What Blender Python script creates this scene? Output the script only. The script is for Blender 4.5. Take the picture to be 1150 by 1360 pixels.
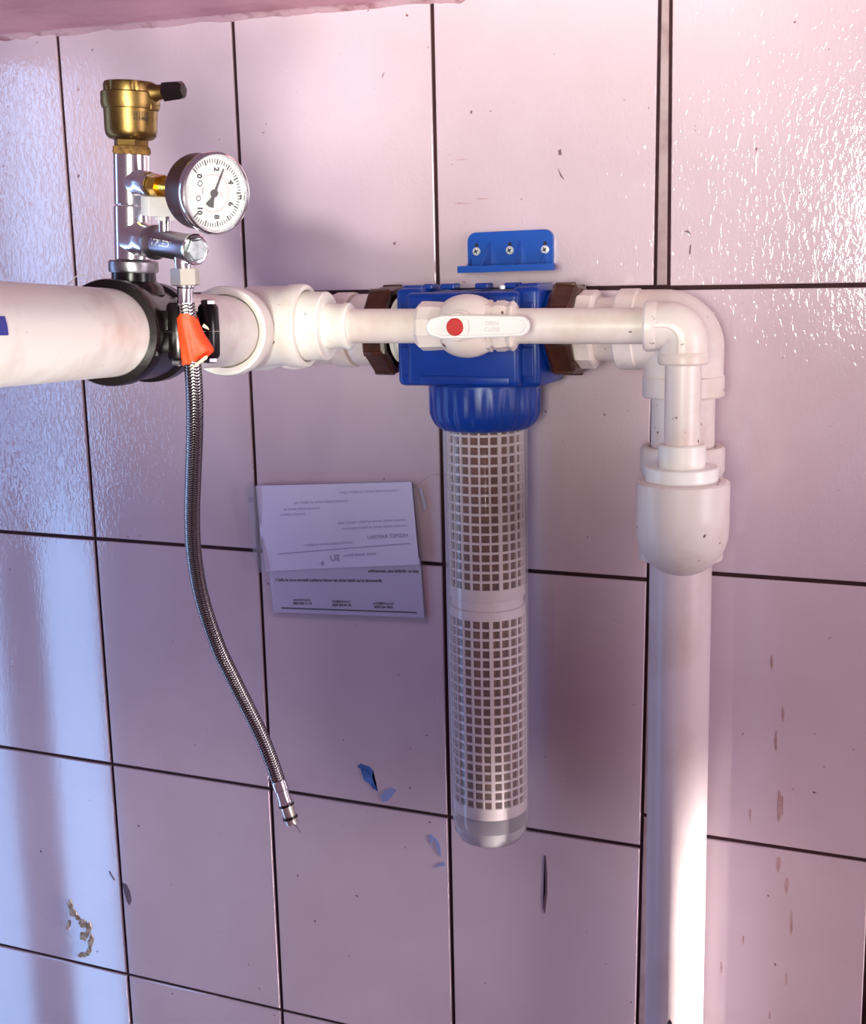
import bpy, bmesh, math, random
from mathutils import Vector, Matrix, Euler, noise

random.seed(7)
for o in list(bpy.data.objects): bpy.data.objects.remove(o)
SC = bpy.context.scene
COL = SC.collection
V = Vector
PI = math.pi

# ------------------------------------------------------------------ camera
FPX = 1672.8
CAM_LOC = V((1.059, -1.3432, 0.0261))
CAM_ROT = Euler((1.379, 0.0225, 0.3951), 'XYZ')
cd = bpy.data.cameras.new('camera'); cam = bpy.data.objects.new('camera', cd); COL.objects.link(cam)
cam.location = CAM_LOC; cam.rotation_euler = CAM_ROT
cd.sensor_fit = 'HORIZONTAL'; cd.sensor_width = 36; cd.lens = FPX / 1150 * 36
cd.clip_start = 0.02; cd.clip_end = 60
SC.camera = cam

# ------------------------------------------------------------------ light
w = bpy.data.worlds.new('world'); SC.world = w; w.use_nodes = True
bg = w.node_tree.nodes['Background']
bg.inputs[0].default_value = (0.20, 0.112, 0.16, 1); bg.inputs[1].default_value = 1.0
SC.view_settings.view_transform = 'Standard'; SC.view_settings.look = 'None'
SC.view_settings.gamma = 1; SC.view_settings.use_curve_mapping = False
SC.view_settings.exposure = 0.0

def area(name, loc, target, sx, sy, power, color, spread=180):
    l = bpy.data.lights.new(name, 'AREA'); l.shape = 'RECTANGLE'; l.size = sx; l.size_y = sy
    l.energy = power; l.color = color; l.spread = math.radians(spread)
    o = bpy.data.objects.new(name, l); COL.objects.link(o); o.location = loc
    d = (V(target) - V(loc)).normalized()
    o.rotation_euler = d.to_track_quat('-Z', 'Y').to_euler()
    return o
# tall window with a mullion on the left of the room (two bright strips)
area('window_light', (-0.71, -0.80, -0.68), (0.3, 0, -0.68), 0.115, 2.26, 5.2, (0.29, 0.54, 0.97))
area('window_light', (-1.02, -0.80, -0.68), (0.3, 0, -0.68), 0.165, 2.26, 6.0, (0.29, 0.54, 0.97))
# side window far to the right
area('side_window_light', (2.2, -0.7, -0.1), (0.9, 0, -0.2), 0.50, 0.90, 14.5, (1.0, 0.91, 0.98))
# light through the doorway behind the photographer, onto the upper part of the wall
area('doorway_and_fill_light', (1.08, -2.0, 0.13), (0.70, 0, 0.47), 0.35, 0.45, 3.6, (0.97, 1.0, 0.86), 42)
area('doorway_and_fill_light', (1.15, -2.0, -0.50), (0.47, -0.62, -0.03), 0.25, 0.25, 0.62, (1.0, 1.0, 0.92), 20)  # added fill beam that brightens the thick pipe, no real source there
# low sun coming in from the right, grazing the wall
area('sun_patch_light', (2.4, -0.115, -0.90), (0.80, -0.095, -0.90), 0.05, 0.62, 2.0, (1.0, 0.95, 0.85), 10)

# ------------------------------------------------------------------ helpers
RM = CAM_ROT.to_matrix()
def at(px, py, d):
    """world point seen at photo pixel (px, py) on the plane d metres in front of the wall"""
    r = RM @ V(((px - 575) / FPX, -(py - 680) / FPX, -1))
    t = (-d - CAM_LOC.y) / r.y
    return CAM_LOC + r * t

def frame(D):
    D = V(D).normalized()
    up = V((0, 0, 1)) if abs(D.z) < 0.9 else V((0, -1, 0))
    X = up.cross(D).normalized(); Y = D.cross(X).normalized()
    return X, Y, D

def lathe(bm, A, D, prof, seg=40, ph=0.0, rfun=None, cap=True):
    X, Y, D = frame(D); A = V(A); rings = []
    for s, r in prof:
        if r <= 1e-6: rings.append([bm.verts.new(A + D * s)]); continue
        ring = []
        for i in range(seg):
            a = ph + 2 * PI * i / seg
            rr = r if rfun is None else rfun(a, s, r)
            ring.append(bm.verts.new(A + D * s + (X * math.cos(a) + Y * math.sin(a)) * rr))
        rings.append(ring)
    for a, b in zip(rings, rings[1:]):
        if len(a) == 1 and len(b) == 1: continue
        for i in range(seg):
            j = (i + 1) % seg
            if len(a) == 1: bm.faces.new((a[0], b[j], b[i]))
            elif len(b) == 1: bm.faces.new((a[i], a[j], b[0]))
            else: bm.faces.new((a[i], a[j], b[j], b[i]))
    if cap and len(rings[0]) > 2: bm.faces.new(list(reversed(rings[0])))
    if cap and len(rings[-1]) > 2: bm.faces.new(rings[-1])
    return bm

def rod(bm, A, B, r, seg=32, bev=0.0):
    A, B = V(A), V(B); L = (B - A).length
    p = [(0, r), (L, r)] if bev == 0 else [(0, r - bev), (bev, r), (L - bev, r), (L, r - bev)]
    return lathe(bm, A, B - A, p, seg)

def box(bm, c, size, axes=None, bev=0.0, seg=2):
    c = V(c); ax = axes or (V((1, 0, 0)), V((0, 1, 0)), V((0, 0, 1)))
    b2 = bmesh.new(); bmesh.ops.create_cube(b2, size=1)
    for v in b2.verts: v.co = V((v.co.x * size[0], v.co.y * size[1], v.co.z * size[2]))
    if bev: bmesh.ops.bevel(b2, geom=b2.edges[:], offset=bev, segments=seg, profile=0.5, affect='EDGES')
    m = {}
    for v in b2.verts: m[v] = bm.verts.new(c + ax[0] * v.co.x + ax[1] * v.co.y + ax[2] * v.co.z)
    for f in b2.faces: bm.faces.new([m[v] for v in f.verts])
    b2.free(); return bm

def sweep(bm, pts, rs, seg=32, caps=True):
    pts = [V(p) for p in pts]; n = len(pts)
    if not hasattr(rs, '__len__'): rs = [rs] * n
    T = [(pts[min(i + 1, n - 1)] - pts[max(i - 1, 0)]).normalized() for i in range(n)]
    X = frame(T[0])[0]; rings = []
    for i in range(n):
        X = (X - T[i] * X.dot(T[i])).normalized(); Y = T[i].cross(X)
        rings.append([bm.verts.new(pts[i] + (X * math.cos(2 * PI * k / seg) + Y * math.sin(2 * PI * k / seg)) * rs[i]) for k in range(seg)])
    for a, b in zip(rings, rings[1:]):
        for i in range(seg):
            j = (i + 1) % seg; bm.faces.new((a[i], a[j], b[j], b[i]))
    if caps: bm.faces.new(list(reversed(rings[0]))); bm.faces.new(rings[-1])
    return bm

def prism(bm, pts, off):
    """polygon (world points) extruded by vector off"""
    off = V(off); a = [bm.verts.new(V(p)) for p in pts]; b = [bm.verts.new(V(p) + off) for p in pts]
    bm.faces.new(a); bm.faces.new(list(reversed(b)))
    n = len(a)
    for i in range(n):
        j = (i + 1) % n; bm.faces.new((a[j], a[i], b[i], b[j]))
    return bm

def catmull(P, n=8):
    P = [V(p) for p in P]; out = []
    Q = [P[0] * 2 - P[1]] + P + [P[-1] * 2 - P[-2]]
    for i in range(1, len(Q) - 2):
        for k in range(n):
            t = k / n; a, b, c, d = Q[i - 1], Q[i], Q[i + 1], Q[i + 2]
            out.append(0.5 * ((2 * b) + (c - a) * t + (2 * a - 5 * b + 4 * c - d) * t * t + (3 * b - a - 3 * c + d) * t ** 3))
    out.append(P[-1]); return out

def B(): return bmesh.new()

def mesh_obj(name, bm, mat, smooth=35):
    bmesh.ops.recalc_face_normals(bm, faces=bm.faces[:])
    me = bpy.data.meshes.new(name); bm.to_mesh(me); bm.free()
    me.materials.append(mat)
    if smooth:
        me.shade_smooth(); me.set_sharp_from_angle(angle=math.radians(smooth))
    o = bpy.data.objects.new(name, me); COL.objects.link(o); return o

def thing(name, label, cat, base, group=None):
    o = bpy.data.objects.new(name, None); COL.objects.link(o); o.location = V(base)
    o.empty_display_size = 0.02
    o['label'] = label; o['category'] = cat
    if group: o['group'] = group
    return o

def root_of(o):
    while o.parent: o = o.parent
    return o

def part(name, bm, mat, parent, label=None, smooth=35):
    bmesh.ops.translate(bm, verts=bm.verts[:], vec=-root_of(parent).location)
    o = mesh_obj(name, bm, mat, smooth); o.parent = parent
    if label: o['label'] = label
    return o

def solo(name, bm, mat, label, cat, base, group=None, smooth=35):
    bmesh.ops.translate(bm, verts=bm.verts[:], vec=-V(base))
    o = mesh_obj(name, bm, mat, smooth); o.location = V(base)
    o['label'] = label; o['category'] = cat
    if group: o['group'] = group
    return o

def struct(name, bm, mat, smooth=0):
    o = mesh_obj(name, bm, mat, smooth); o['kind'] = 'structure'; return o

def text_bm(bm, s, size, fn, bold=0.0, align='CENTER'):
    """flat lettering; fn maps (u, v) in metres to a world point"""
    cu = bpy.data.curves.new('lettering', 'FONT'); cu.body = s; cu.size = size; cu.align_x = align; cu.align_y = 'CENTER'
    cu.resolution_u = 2; cu.offset = bold * size
    o = bpy.data.objects.new('lettering', cu); COL.objects.link(o)
    bpy.context.view_layer.update()
    me = bpy.data.meshes.new_from_object(o.evaluated_get(bpy.context.evaluated_depsgraph_get()))
    vs = [bm.verts.new(fn(v.co.x, v.co.y)) for v in me.vertices]
    for p in me.polygons:
        try: bm.faces.new([vs[i] for i in p.vertices])
        except ValueError: pass
    bpy.data.objects.remove(o); bpy.data.curves.remove(cu); bpy.data.meshes.remove(me)
    return bm

# ------------------------------------------------------------------ materials
def lin(c): return tuple(((x / 255) / 12.92 if x / 255 <= 0.04045 else ((x / 255 + 0.055) / 1.055) ** 2.4) for x in c)
def mat(name, rgb, rough=0.4, metal=0.0, spec=0.5, coat=0.0, var=None, vscale=12, vlo=0.45, vhi=0.7,
        specks=None, sscale=90, sthr=0.70, bump=0.0, bscale=60, stretch=(1, 1, 1), rvar=0.0):
    m = bpy.data.materials.new(name); m.use_nodes = True; nt = m.node_tree; N = nt.nodes; L = nt.links
    p = N['Principled BSDF']
    p.inputs['Base Color'].default_value = (*lin(rgb), 1); p.inputs['Roughness'].default_value = rough
    p.inputs['Metallic'].default_value = metal; p.inputs['Specular IOR Level'].default_value = spec
    p.inputs['Coat Weight'].default_value = coat
    tc = N.new('ShaderNodeTexCoord'); mp = N.new('ShaderNodeMapping'); mp.inputs['Scale'].default_value = stretch
    L.new(tc.outputs['Object'], mp.inputs['Vector'])
    def nz(scale, detail=4, rough_=0.6):
        n = N.new('ShaderNodeTexNoise'); n.inputs['Scale'].default_value = scale; n.inputs['Detail'].default_value = detail
        n.inputs['Roughness'].default_value = rough_; L.new(mp.outputs[0], n.inputs['Vector']); return n.outputs['Fac']
    def ramp(src, lo, hi):
        r = N.new('ShaderNodeMapRange'); r.inputs['From Min'].default_value = lo; r.inputs['From Max'].default_value = hi
        L.new(src, r.inputs['Value']); return r.outputs[0]
    col = None
    def mix(fac, c2):
        nonlocal col
        x = N.new('ShaderNodeMix'); x.data_type = 'RGBA'
        if col is None: x.inputs[6].default_value = (*lin(rgb), 1)
        else: L.new(col, x.inputs[6])
        x.inputs[7].default_value = (*lin(c2), 1); L.new(fac, x.inputs[0]); col = x.outputs[2]
    if var: mix(ramp(nz(vscale), vlo, vhi), var)
    if specks: mix(ramp(nz(sscale, 2), sthr, sthr + 0.04), specks)
    if col: L.new(col, p.inputs['Base Color'])
    if rvar: 
        r = N.new('ShaderNodeMapRange'); r.inputs['To Min'].default_value = rough; r.inputs['To Max'].default_value = rough + rvar
        L.new(nz(vscale * 2), r.inputs['Value']); L.new(r.outputs[0], p.inputs['Roughness'])
    if bump:
        b = N.new('ShaderNodeBump'); b.inputs['Strength'].default_value = bump; b.inputs['Distance'].default_value = 0.002
        L.new(nz(bscale, 3), b.inputs['Height']); L.new(b.outputs[0], p.inputs['Normal'])
    return m

def clear_mat(name, tint, milky, rough=0.08):
    """thin clear plastic: straight-through transmission, fresnel gloss, a little milkiness"""
    m = bpy.data.materials.new(name); m.use_nodes = True; nt = m.node_tree; N = nt.nodes; L = nt.links
    N.remove(N['Principled BSDF']); out = N['Material Output']
    t = N.new('ShaderNodeBsdfTransparent'); t.inputs[0].default_value = (*tint, 1)
    g = N.new('ShaderNodeBsdfGlossy'); g.inputs['Roughness'].default_value = rough
    df = N.new('ShaderNodeBsdfDiffuse'); df.inputs[0].default_value = (0.75, 0.72, 0.75, 1)
    lw = N.new('ShaderNodeLayerWeight'); lw.inputs['Blend'].default_value = 0.45
    mr = N.new('ShaderNodeMapRange'); mr.inputs['To Min'].default_value = milky; mr.inputs['To Max'].default_value = milky + 0.35
    L.new(lw.outputs['Facing'], mr.inputs['Value'])
    m1 = N.new('ShaderNodeMixShader'); L.new(mr.outputs[0], m1.inputs[0]); L.new(t.outputs[0], m1.inputs[1]); L.new(df.outputs[0], m1.inputs[2])
    pw = N.new('ShaderNodeMath'); pw.operation = 'POWER'; pw.inputs[1].default_value = 5; lf = N.new('ShaderNodeLayerWeight'); lf.inputs['Blend'].default_value = 0.5
    L.new(lf.outputs['Facing'], pw.inputs[0])
    fr = N.new('ShaderNodeMapRange'); fr.inputs['To Min'].default_value = 0.03; fr.inputs['To Max'].default_value = 0.9; L.new(pw.outputs[0], fr.inputs['Value'])
    m2 = N.new('ShaderNodeMixShader'); L.new(fr.outputs[0], m2.inputs[0]); L.new(m1.outputs[0], m2.inputs[1]); L.new(g.outputs[0], m2.inputs[2])
    L.new(m2.outputs[0], out.inputs[0]); return m

def tile_mat():
    m = mat('glazed_tile', (214, 192, 202), 0.075, spec=1.0, var=(202, 178, 186), vscale=3.2, vlo=0.4, vhi=0.72,
            specks=(132, 90, 94), sscale=85, sthr=0.716)
    nt = m.node_tree; N = nt.nodes; L = nt.links; p = N['Principled BSDF']
    tc = [n for n in N if n.type == 'TEX_COORD'][0]
    n1 = N.new('ShaderNodeTexNoise'); n1.inputs['Scale'].default_value = 118; n1.inputs['Detail'].default_value = 2
    n1.inputs['Distortion'].default_value = 1.2
    mp = N.new('ShaderNodeMapping'); mp.inputs['Scale'].default_value = (1.5, 1, 0.75); mp.inputs['Rotation'].default_value = (0, 0.35, 0)
    L.new(tc.outputs['Object'], mp.inputs[0]); L.new(mp.outputs[0], n1.inputs['Vector'])
    # the hammered relief is stronger in patches of the glaze
    n2 = N.new('ShaderNodeTexNoise'); n2.inputs['Scale'].default_value = 2.2
    L.new(tc.outputs['Object'], n2.inputs['Vector'])
    mr = N.new('ShaderNodeMapRange'); mr.inputs['From Min'].default_value = 0.35; mr.inputs['From Max'].default_value = 0.65
    mr.inputs['To Min'].default_value = 0.14; mr.inputs['To Max'].default_value = 0.42
    L.new(n2.outputs['Fac'], mr.inputs['Value'])
    sp = N.new('ShaderNodeSeparateXYZ'); L.new(tc.outputs['Object'], sp.inputs[0])
    mz = N.new('ShaderNodeMapRange'); mz.inputs['From Min'].default_value = -0.36; mz.inputs['From Max'].default_value = -0.18
    mz.inputs['To Min'].default_value = 0.10; L.new(sp.outputs[2], mz.inputs['Value'])
    mm = N.new('ShaderNodeMath'); mm.operation = 'MULTIPLY'; L.new(mr.outputs[0], mm.inputs[0]); L.new(mz.outputs[0], mm.inputs[1])
    b = N.new('ShaderNodeBump'); b.inputs['Distance'].default_value = 0.0011
    L.new(mm.outputs[0], b.inputs['Strength']); L.new(n1.outputs['Fac'], b.inputs['Height']); L.new(b.outputs[0], p.inputs['Normal'])
    return m

M = dict(
    tile=tile_mat(),
    grout=mat('dark_grout', (58, 26, 30), 0.9, var=(36, 14, 18), vscale=25),
    plaster=mat('pink_plaster', (222, 166, 176), 0.85, var=(196, 138, 150), vscale=9, bump=0.35, bscale=45),
    mortar=mat('plaster_lip', (212, 170, 178), 0.85, var=(150, 90, 96), vscale=30, vlo=0.5, vhi=0.72, bump=0.5, bscale=80),
    floor=mat('floor_concrete', (150, 130, 135), 0.8, var=(120, 105, 112), vscale=6),
    strip=mat('grey_filler_strip', (170, 148, 150), 0.6, var=(140, 112, 116), vscale=20),
    pvc=mat('white_pvc', (244, 238, 230), 0.34, var=(212, 192, 178), vscale=14, vlo=0.5, vhi=0.8, specks=(120, 84, 70), sscale=85, sthr=0.735),
    pvc_old=mat('aged_white_pvc', (232, 219, 213), 0.36, var=(214, 190, 176), vscale=18, vlo=0.48, vhi=0.78, specks=(112, 72, 58), sscale=80, sthr=0.692),
    pvc_shaded=mat('shaded_white_pvc', (218, 200, 202), 0.36, var=(200, 178, 172), vscale=10, vlo=0.5, vhi=0.8, specks=(104, 66, 54), sscale=70, sthr=0.735),  # weaker light on the down pipe put into a darker base colour
    pvc_clean=mat('clean_white_plastic', (244, 240, 236), 0.3),
    print_blue=mat('blue_print', (10, 30, 150), 0.4),
    ink=mat('black_ink', (24, 18, 26), 0.6),
    ink_faint=mat('faint_ink', (170, 158, 192), 0.7),
    ink_violet=mat('grey_violet_ink', (146, 132, 168), 0.7),
    black=mat('black_plastic', (20, 13, 15), 0.25, bump=0.05, bscale=40),
    steel=mat('dull_steel', (176, 172, 178), 0.38, 1.0, var=(120, 112, 120), vscale=60),
    chrome=mat('chrome', (240, 240, 244), 0.17, 1.0),
    chrome_dull=mat('satin_chrome', (168, 158, 166), 0.32, 1.0),
    zinc=mat('zinc_face', (196, 206, 204), 0.35, 1.0, var=(140, 150, 148), vscale=160),
    nickel=mat('warm_nickel', (244, 238, 222), 0.34, 1.0),
    brass=mat('aged_brass', (136, 109, 64), 0.36, 1.0, var=(92, 69, 37), vscale=40, bump=0.08, bscale=150),
    brass_new=mat('bright_brass', (226, 180, 70), 0.22, 1.0),
    hemp=mat('hemp_thread', (140, 100, 40), 0.85, var=(80, 52, 20), vscale=160, vlo=0.4, vhi=0.6, bump=0.9, bscale=260),
    lever=mat('grey_lever', (186, 182, 184), 0.5, bump=0.15, bscale=200),
    gauge_case=mat('brown_black_case', (52, 28, 26), 0.38),
    dial=mat('white_dial', (244, 242, 240), 0.5),
    red_ink=mat('red_ink', (206, 96, 92), 0.6),
    glass=clear_mat('gauge_glass', (0.97, 0.97, 0.97), 0.0, 0.02),
    tube=clear_mat('clear_housing', (0.90, 0.88, 0.89), 0.07, 0.10),
    base=clear_mat('cloudy_base', (0.86, 0.85, 0.86), 0.42, 0.12),
    film=clear_mat('sleeve_film', (0.93, 0.92, 0.95), 0.10, 0.2),
    blue=mat('blue_plastic', (0, 54, 146), 0.34, var=(0, 44, 126), vscale=20, bump=0.03, bscale=60),
    blue_light=mat('bracket_blue', (0, 74, 168), 0.38, bump=0.03, bscale=60),
    brown=mat('brown_nut', (78, 40, 18), 0.34, var=(44, 20, 8), vscale=40, vlo=0.4, vhi=0.7, bump=0.3, bscale=90),
    screw=mat('screw_head', (236, 236, 238), 0.3, 0.4),
    cage=mat('white_cage', (232, 218, 218), 0.45),
    core=mat('brown_filter_mesh', (140, 76, 46), 0.8, var=(104, 52, 30), vscale=40, vlo=0.35, vhi=0.65),
    red=mat('red_cap', (186, 2, 10), 0.45),
    orange=mat('orange_tape', (252, 70, 18), 0.55, bump=0.4, bscale=120),
    tape_edge=mat('pale_tape_core', (248, 214, 176), 0.7),
    paper=mat('white_paper', (222, 212, 236), 0.7, bump=0.05, bscale=30),
    smear=mat('blue_smear', (78, 118, 190), 0.5, var=(40, 76, 140), vscale=90, vlo=0.35, vhi=0.65),
    smear_pale=mat('pale_blue_smear', (142, 154, 200), 0.5),
    glue=mat('dried_glue', (206, 186, 160), 0.5, var=(140, 104, 62), vscale=120, vlo=0.4, vhi=0.65),
    scuff=mat('dark_scuff', (112, 84, 98), 0.6),
    streak=mat('brown_streak', (172, 134, 134), 0.6, var=(190, 158, 162), vscale=60, vlo=0.4, vhi=0.6),
)
# woven steel: dark gaps between the strands come from an attribute of the weave itself
bm_ = mat('steel_braid', (206, 200, 200), 0.25, 1.0); M['braid'] = bm_
_n = bm_.node_tree; _a = _n.nodes.new('ShaderNodeAttribute'); _a.attribute_name = 'strand'
_x = _n.nodes.new('ShaderNodeMix'); _x.data_type = 'RGBA'; _x.inputs[6].default_value = (0.02, 0.014, 0.014, 1); _x.inputs[7].default_value = (0.72, 0.69, 0.68, 1)
_n.links.new(_a.outputs['Fac'], _x.inputs[0]); _n.links.new(_x.outputs[2], _n.nodes['Principled BSDF'].inputs['Base Color'])

# ------------------------------------------------------------------ the setting
b = B(); box(b, (0.45, 0.053, -0.80), (2.6, 0.10, 2.40)); wall = struct('wall_back', b, M['grout'])
TD = 0.010; J = 0.0024
def tile(x0, x1, z0, z1, x0b=None, x1b=None, m='tile', name='tile'):
    """one wall tile with softened edges; x0b / x1b let the sides lean"""
    x0b = x0 if x0b is None else x0b; x1b = x1 if x1b is None else x1b
    b = B(); e = 0.0009
    dy = random.uniform(-0.0001, 0.0001)
    def ring(ins, y): return [b.verts.new((x0b + J + ins, y, z0 + J + ins)), b.verts.new((x1b - J - ins, y, z0 + J + ins)),
                              b.verts.new((x1 - J - ins, y, z1 - J - ins)), b.verts.new((x0 + J + ins, y, z1 - J - ins))]
    r0, r1, r2 = ring(0, TD), ring(0, e + dy), ring(e, dy)
    for a, c in ((r0, r1), (r1, r2)):
        for i in range(4):
            j = (i + 1) % 4; b.faces.new((a[i], a[j], c[j], c[i]))
    b.faces.new(r2)
    o = mesh_obj(name, b, M[m], 30); o.parent = wall; return o
H = 0.32; W = 0.252
v3 = lambda z: 0.7537 + 0.0117 * (z / 0.86 if z < 0 else z * 0.5)       # the joint left of the filler strip leans a little
v3r = lambda z: 0.7672 + 0.0095 * (z / 0.86 if z < 0 else -z * 0.5)
zs = [0.338, 0.0, -0.32, -0.64, -0.96, -1.28, -1.60, -1.92]
for z1, z0 in zip(zs, zs[1:]):
    for i in range(-3, 3):
        if i < 2: tile(i * W, (i + 1) * W, z0, z1)
        else: tile(i * W, v3(z1), z0, z1, None, v3(z0))
HR = 0.3070
zr = [-0.0008 + HR, -0.0008, -0.0008 - HR, -0.0008 - 2 * HR, -0.0008 - 3 * HR, -0.0008 - 4 * HR, -0.0008 - 5 * HR, -1.92]
for z1, z0 in zip(zr, zr[1:]):
    tile(v3r(z1), 0.9963, z0, z1, v3r(z0)); tile(0.9963, 1.2263, z0, z1); tile(1.2263, 1.4563, z0, z1)
for z1, z0 in zip((0.32, 0.0, -0.6, -1.2), (0.0, -0.6, -1.2, -1.92)):
    tile(v3(z1) - 0.001, v3r(z1) + 0.001, z0, z1, v3(z0) - 0.001, v3r(z0) + 0.001, 'strip', 'filler_strip')

# sloping plaster soffit over the tiles
ce = lambda x: 0.3235 - 0.0205 * x
b = B(); prism(b, [(-0.95, 0.05, ce(-0.95)), (1.8, 0.05, ce(1.8)), (1.8, 0.05, ce(1.8) + 0.14), (-0.95, 0.05, ce(-0.95) + 0.14)], (0, -0.26, 0))
struct('ceiling', b, M['plaster'])
# ragged plaster lip along the top of the tiles
b = B(); nx = 240; rows = []
for i in range(nx + 1):
    x = -0.5 + 1.9 * i / nx; zc = ce(x)
    k = 0.0050 + 0.004 * noise.noise((x * 22, 0, 0)) + 0.003 * noise.noise((x * 70, 3, 0))
    k = max(0.0015, k); t = 0.0030 + 0.0015 * noise.noise((x * 60, 9, 0))
    rows.append([b.verts.new((x, 0.002, zc - k)), b.verts.new((x, -t * 0.8, zc - k * 0.85)), b.verts.new((x, -t * 1.6, zc - k * 0.4)),
                 b.verts.new((x, -0.012 - t, zc + 0.0005)), b.verts.new((x, 0.002, zc + 0.002))])
for r0, r1 in zip(rows, rows[1:]):
    for i in range(4): b.faces.new((r0[i], r1[i], r1[i + 1], r0[i + 1]))
struct('trim_1', b, M['mortar'], 60)
b = B(); box(b, (0.45, -1.6, -1.98), (3.6, 3.4, 0.06)); struct('floor', b, M['floor'])

# marks on the tiles (paint, glue, scuffs): thin films of their own shape
def blot(name, poly, m, th=0.00045, label=None):
    b = B(); pts = [at(x, y, 0.0) for x, y in poly]
    pts = [V((p.x, 0.0002, p.z)) for p in pts]
    prism(b, pts, (0, -th, 0)); bmesh.ops.triangulate(b, faces=[f for f in b.faces if len(f.verts) > 4])
    o = mesh_obj(name, b, M[m], 0); o.parent = wall
    if label: o['label'] = label
    return o
def ragged(cx, cy, rx, ry, n=14, seed=0, tilt=0.0):
    rr = random.Random(seed); out = []
    for i in range(n):
        a = 2 * PI * i / n; k = rr.uniform(0.6, 1.15)
        x, y = rx * k * math.cos(a), ry * k * math.sin(a)
        out.append((cx + x * math.cos(tilt) - y * math.sin(tilt), cy + x * math.sin(tilt) + y * math.cos(tilt)))
    return out
blot('paint_smear', [(474, 1018), (479, 1014), (484, 1016), (491, 1018), (496, 1024), (494, 1031), (497, 1040), (502, 1051), (495, 1047), (490, 1040), (484, 1037), (481, 1028), (479, 1021)], 'smear')
blot('paint_smear', [(506, 1056), (512, 1049), (520, 1046), (527, 1049), (522, 1056), (515, 1064), (508, 1065)], 'smear_pale')
blot('paint_smear', [(577, 1153), (583, 1147), (590, 1145), (591, 1150), (584, 1151)], 'smear_pale')
blot('paint_smear', [(569, 1110), (573, 1108), (580, 1114), (585, 1124), (586, 1138), (582, 1134), (579, 1122), (575, 1115), (572, 1121), (570, 1118)], 'smear_pale')
for i, (cx, cy, rx, ry, ti) in enumerate([(93, 1202, 4, 8, -.2), (98, 1213, 5, 7, -.5), (91, 1228, 2.5, 6, .2), (110, 1227, 5, 8, -.5), (118, 1232, 5, 10, .1), (112, 1243, 6, 7, .8),
                                          (121, 1250, 4, 11, .1), (110, 1268, 7, 4, .1), (118, 1263, 4, 6, .4), (103, 1219, 3, 4, 0)]):
    blot('glue_residue', ragged(cx, cy, rx, ry, 12, i + 3, ti), 'glue', 0.0012)
blot('scuff_mark', [(162, 1172), (168, 1174), (173, 1184), (175, 1196), (172, 1203), (168, 1196), (166, 1184)], 'scuff')
blot('scuff_mark', [(144, 1157), (146, 1157), (153, 1169), (151, 1169)], 'scuff')
blot('scuff_mark', [(723, 1136), (725, 1136), (727, 1160), (727, 1185), (724, 1214), (721, 1206), (724, 1184), (724, 1160)], 'scuff')
blot('scuff_mark', [(740, 222), (748, 236), (750, 240), (744, 234)], 'scuff'); blot('scuff_mark', [(741, 200), (745, 198), (746, 206), (742, 206)], 'scuff')
blot('scuff_mark', [(908, 307), (914, 306), (918, 312), (913, 309)], 'scuff'); blot('scuff_mark', [(916, 326), (918, 325), (917, 338), (915, 337)], 'scuff')
blot('scuff_mark', [(1079, 1051), (1085, 1052), (1080, 1054)], 'scuff')
for i, (x, y, ww, hh) in enumerate([(1036, 1070, 7, 46), (1034, 1148, 6, 22), (1045, 1175, 5, 30), (1051, 1225, 3, 40), (1030, 985, 4, 30), (1040, 950, 4, 24), (996, 1082, 2.5, 26),
                                    (987, 1248, 2.5, 18), (958, 1285, 3, 16), (1044, 1300, 2.5, 20), (1022, 1348, 3, 14), (1025, 880, 3, 20), (615, 270, 22, 2), (640, 264, 14, 2), (612, 212, 16, 2)]):
    blot('scuff_mark', ragged(x, y, ww * .6, hh * .5, 12, i + 40), 'streak', 0.0004)

# ------------------------------------------------------------------ white inlet pipe with its clamp
PA = at(297, 440, 0.315); PB = at(0, 444, 0.712)
U = (PB - PA).normalized()                                   # from the tee towards the room
PR = 0.0330
def ax(t): return PA + U * t
def ax_at(px):                                               # point of the pipe axis seen at photo column px
    best = min((i * 0.001 for i in range(-100, 600)), key=lambda t: abs(proj(ax(t))[0] - px)); return best
RMT = RM.transposed()
def proj(p):
    v = RMT @ (p - CAM_LOC); return 575 + FPX * v.x / -v.z, 680 - FPX * v.y / -v.z
NP = V((-U.y, U.x, 0)).normalized()                          # sideways from the pipe, to the right
UPV = U.cross(NP); UPV = UPV if UPV.z > 0 else -UPV

inlet = thing('inlet_pipe', 'thick white plastic pipe entering from the left edge toward the black clamp', 'pipe', ax(0.9))
b = B(); lathe(b, ax(-0.030), U, [(0, PR - .003), (0, PR), (0.98, PR), (0.98, PR - .003)], 64); part('pipe_body', b, M['pvc'], inlet)
b = B(); t0 = ax_at(-58); a0 = -0.10
gr = []
for i in range(7):
    row = []
    for j in range(2):
        a = -0.02 + 0.34 * i / 6
        row.append(b.verts.new(ax(t0 + 0.02 * j) + (NP * math.cos(a) + UPV * math.sin(a)) * (PR + 0.0003)))
    gr.append(row)
for r0, r1 in zip(gr, gr[1:]): b.faces.new((r0[0], r0[1], r1[1], r1[0]))
part('printed_mark', b, M['print_blue'], inlet, 'blue printed mark on the white pipe')

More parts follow.
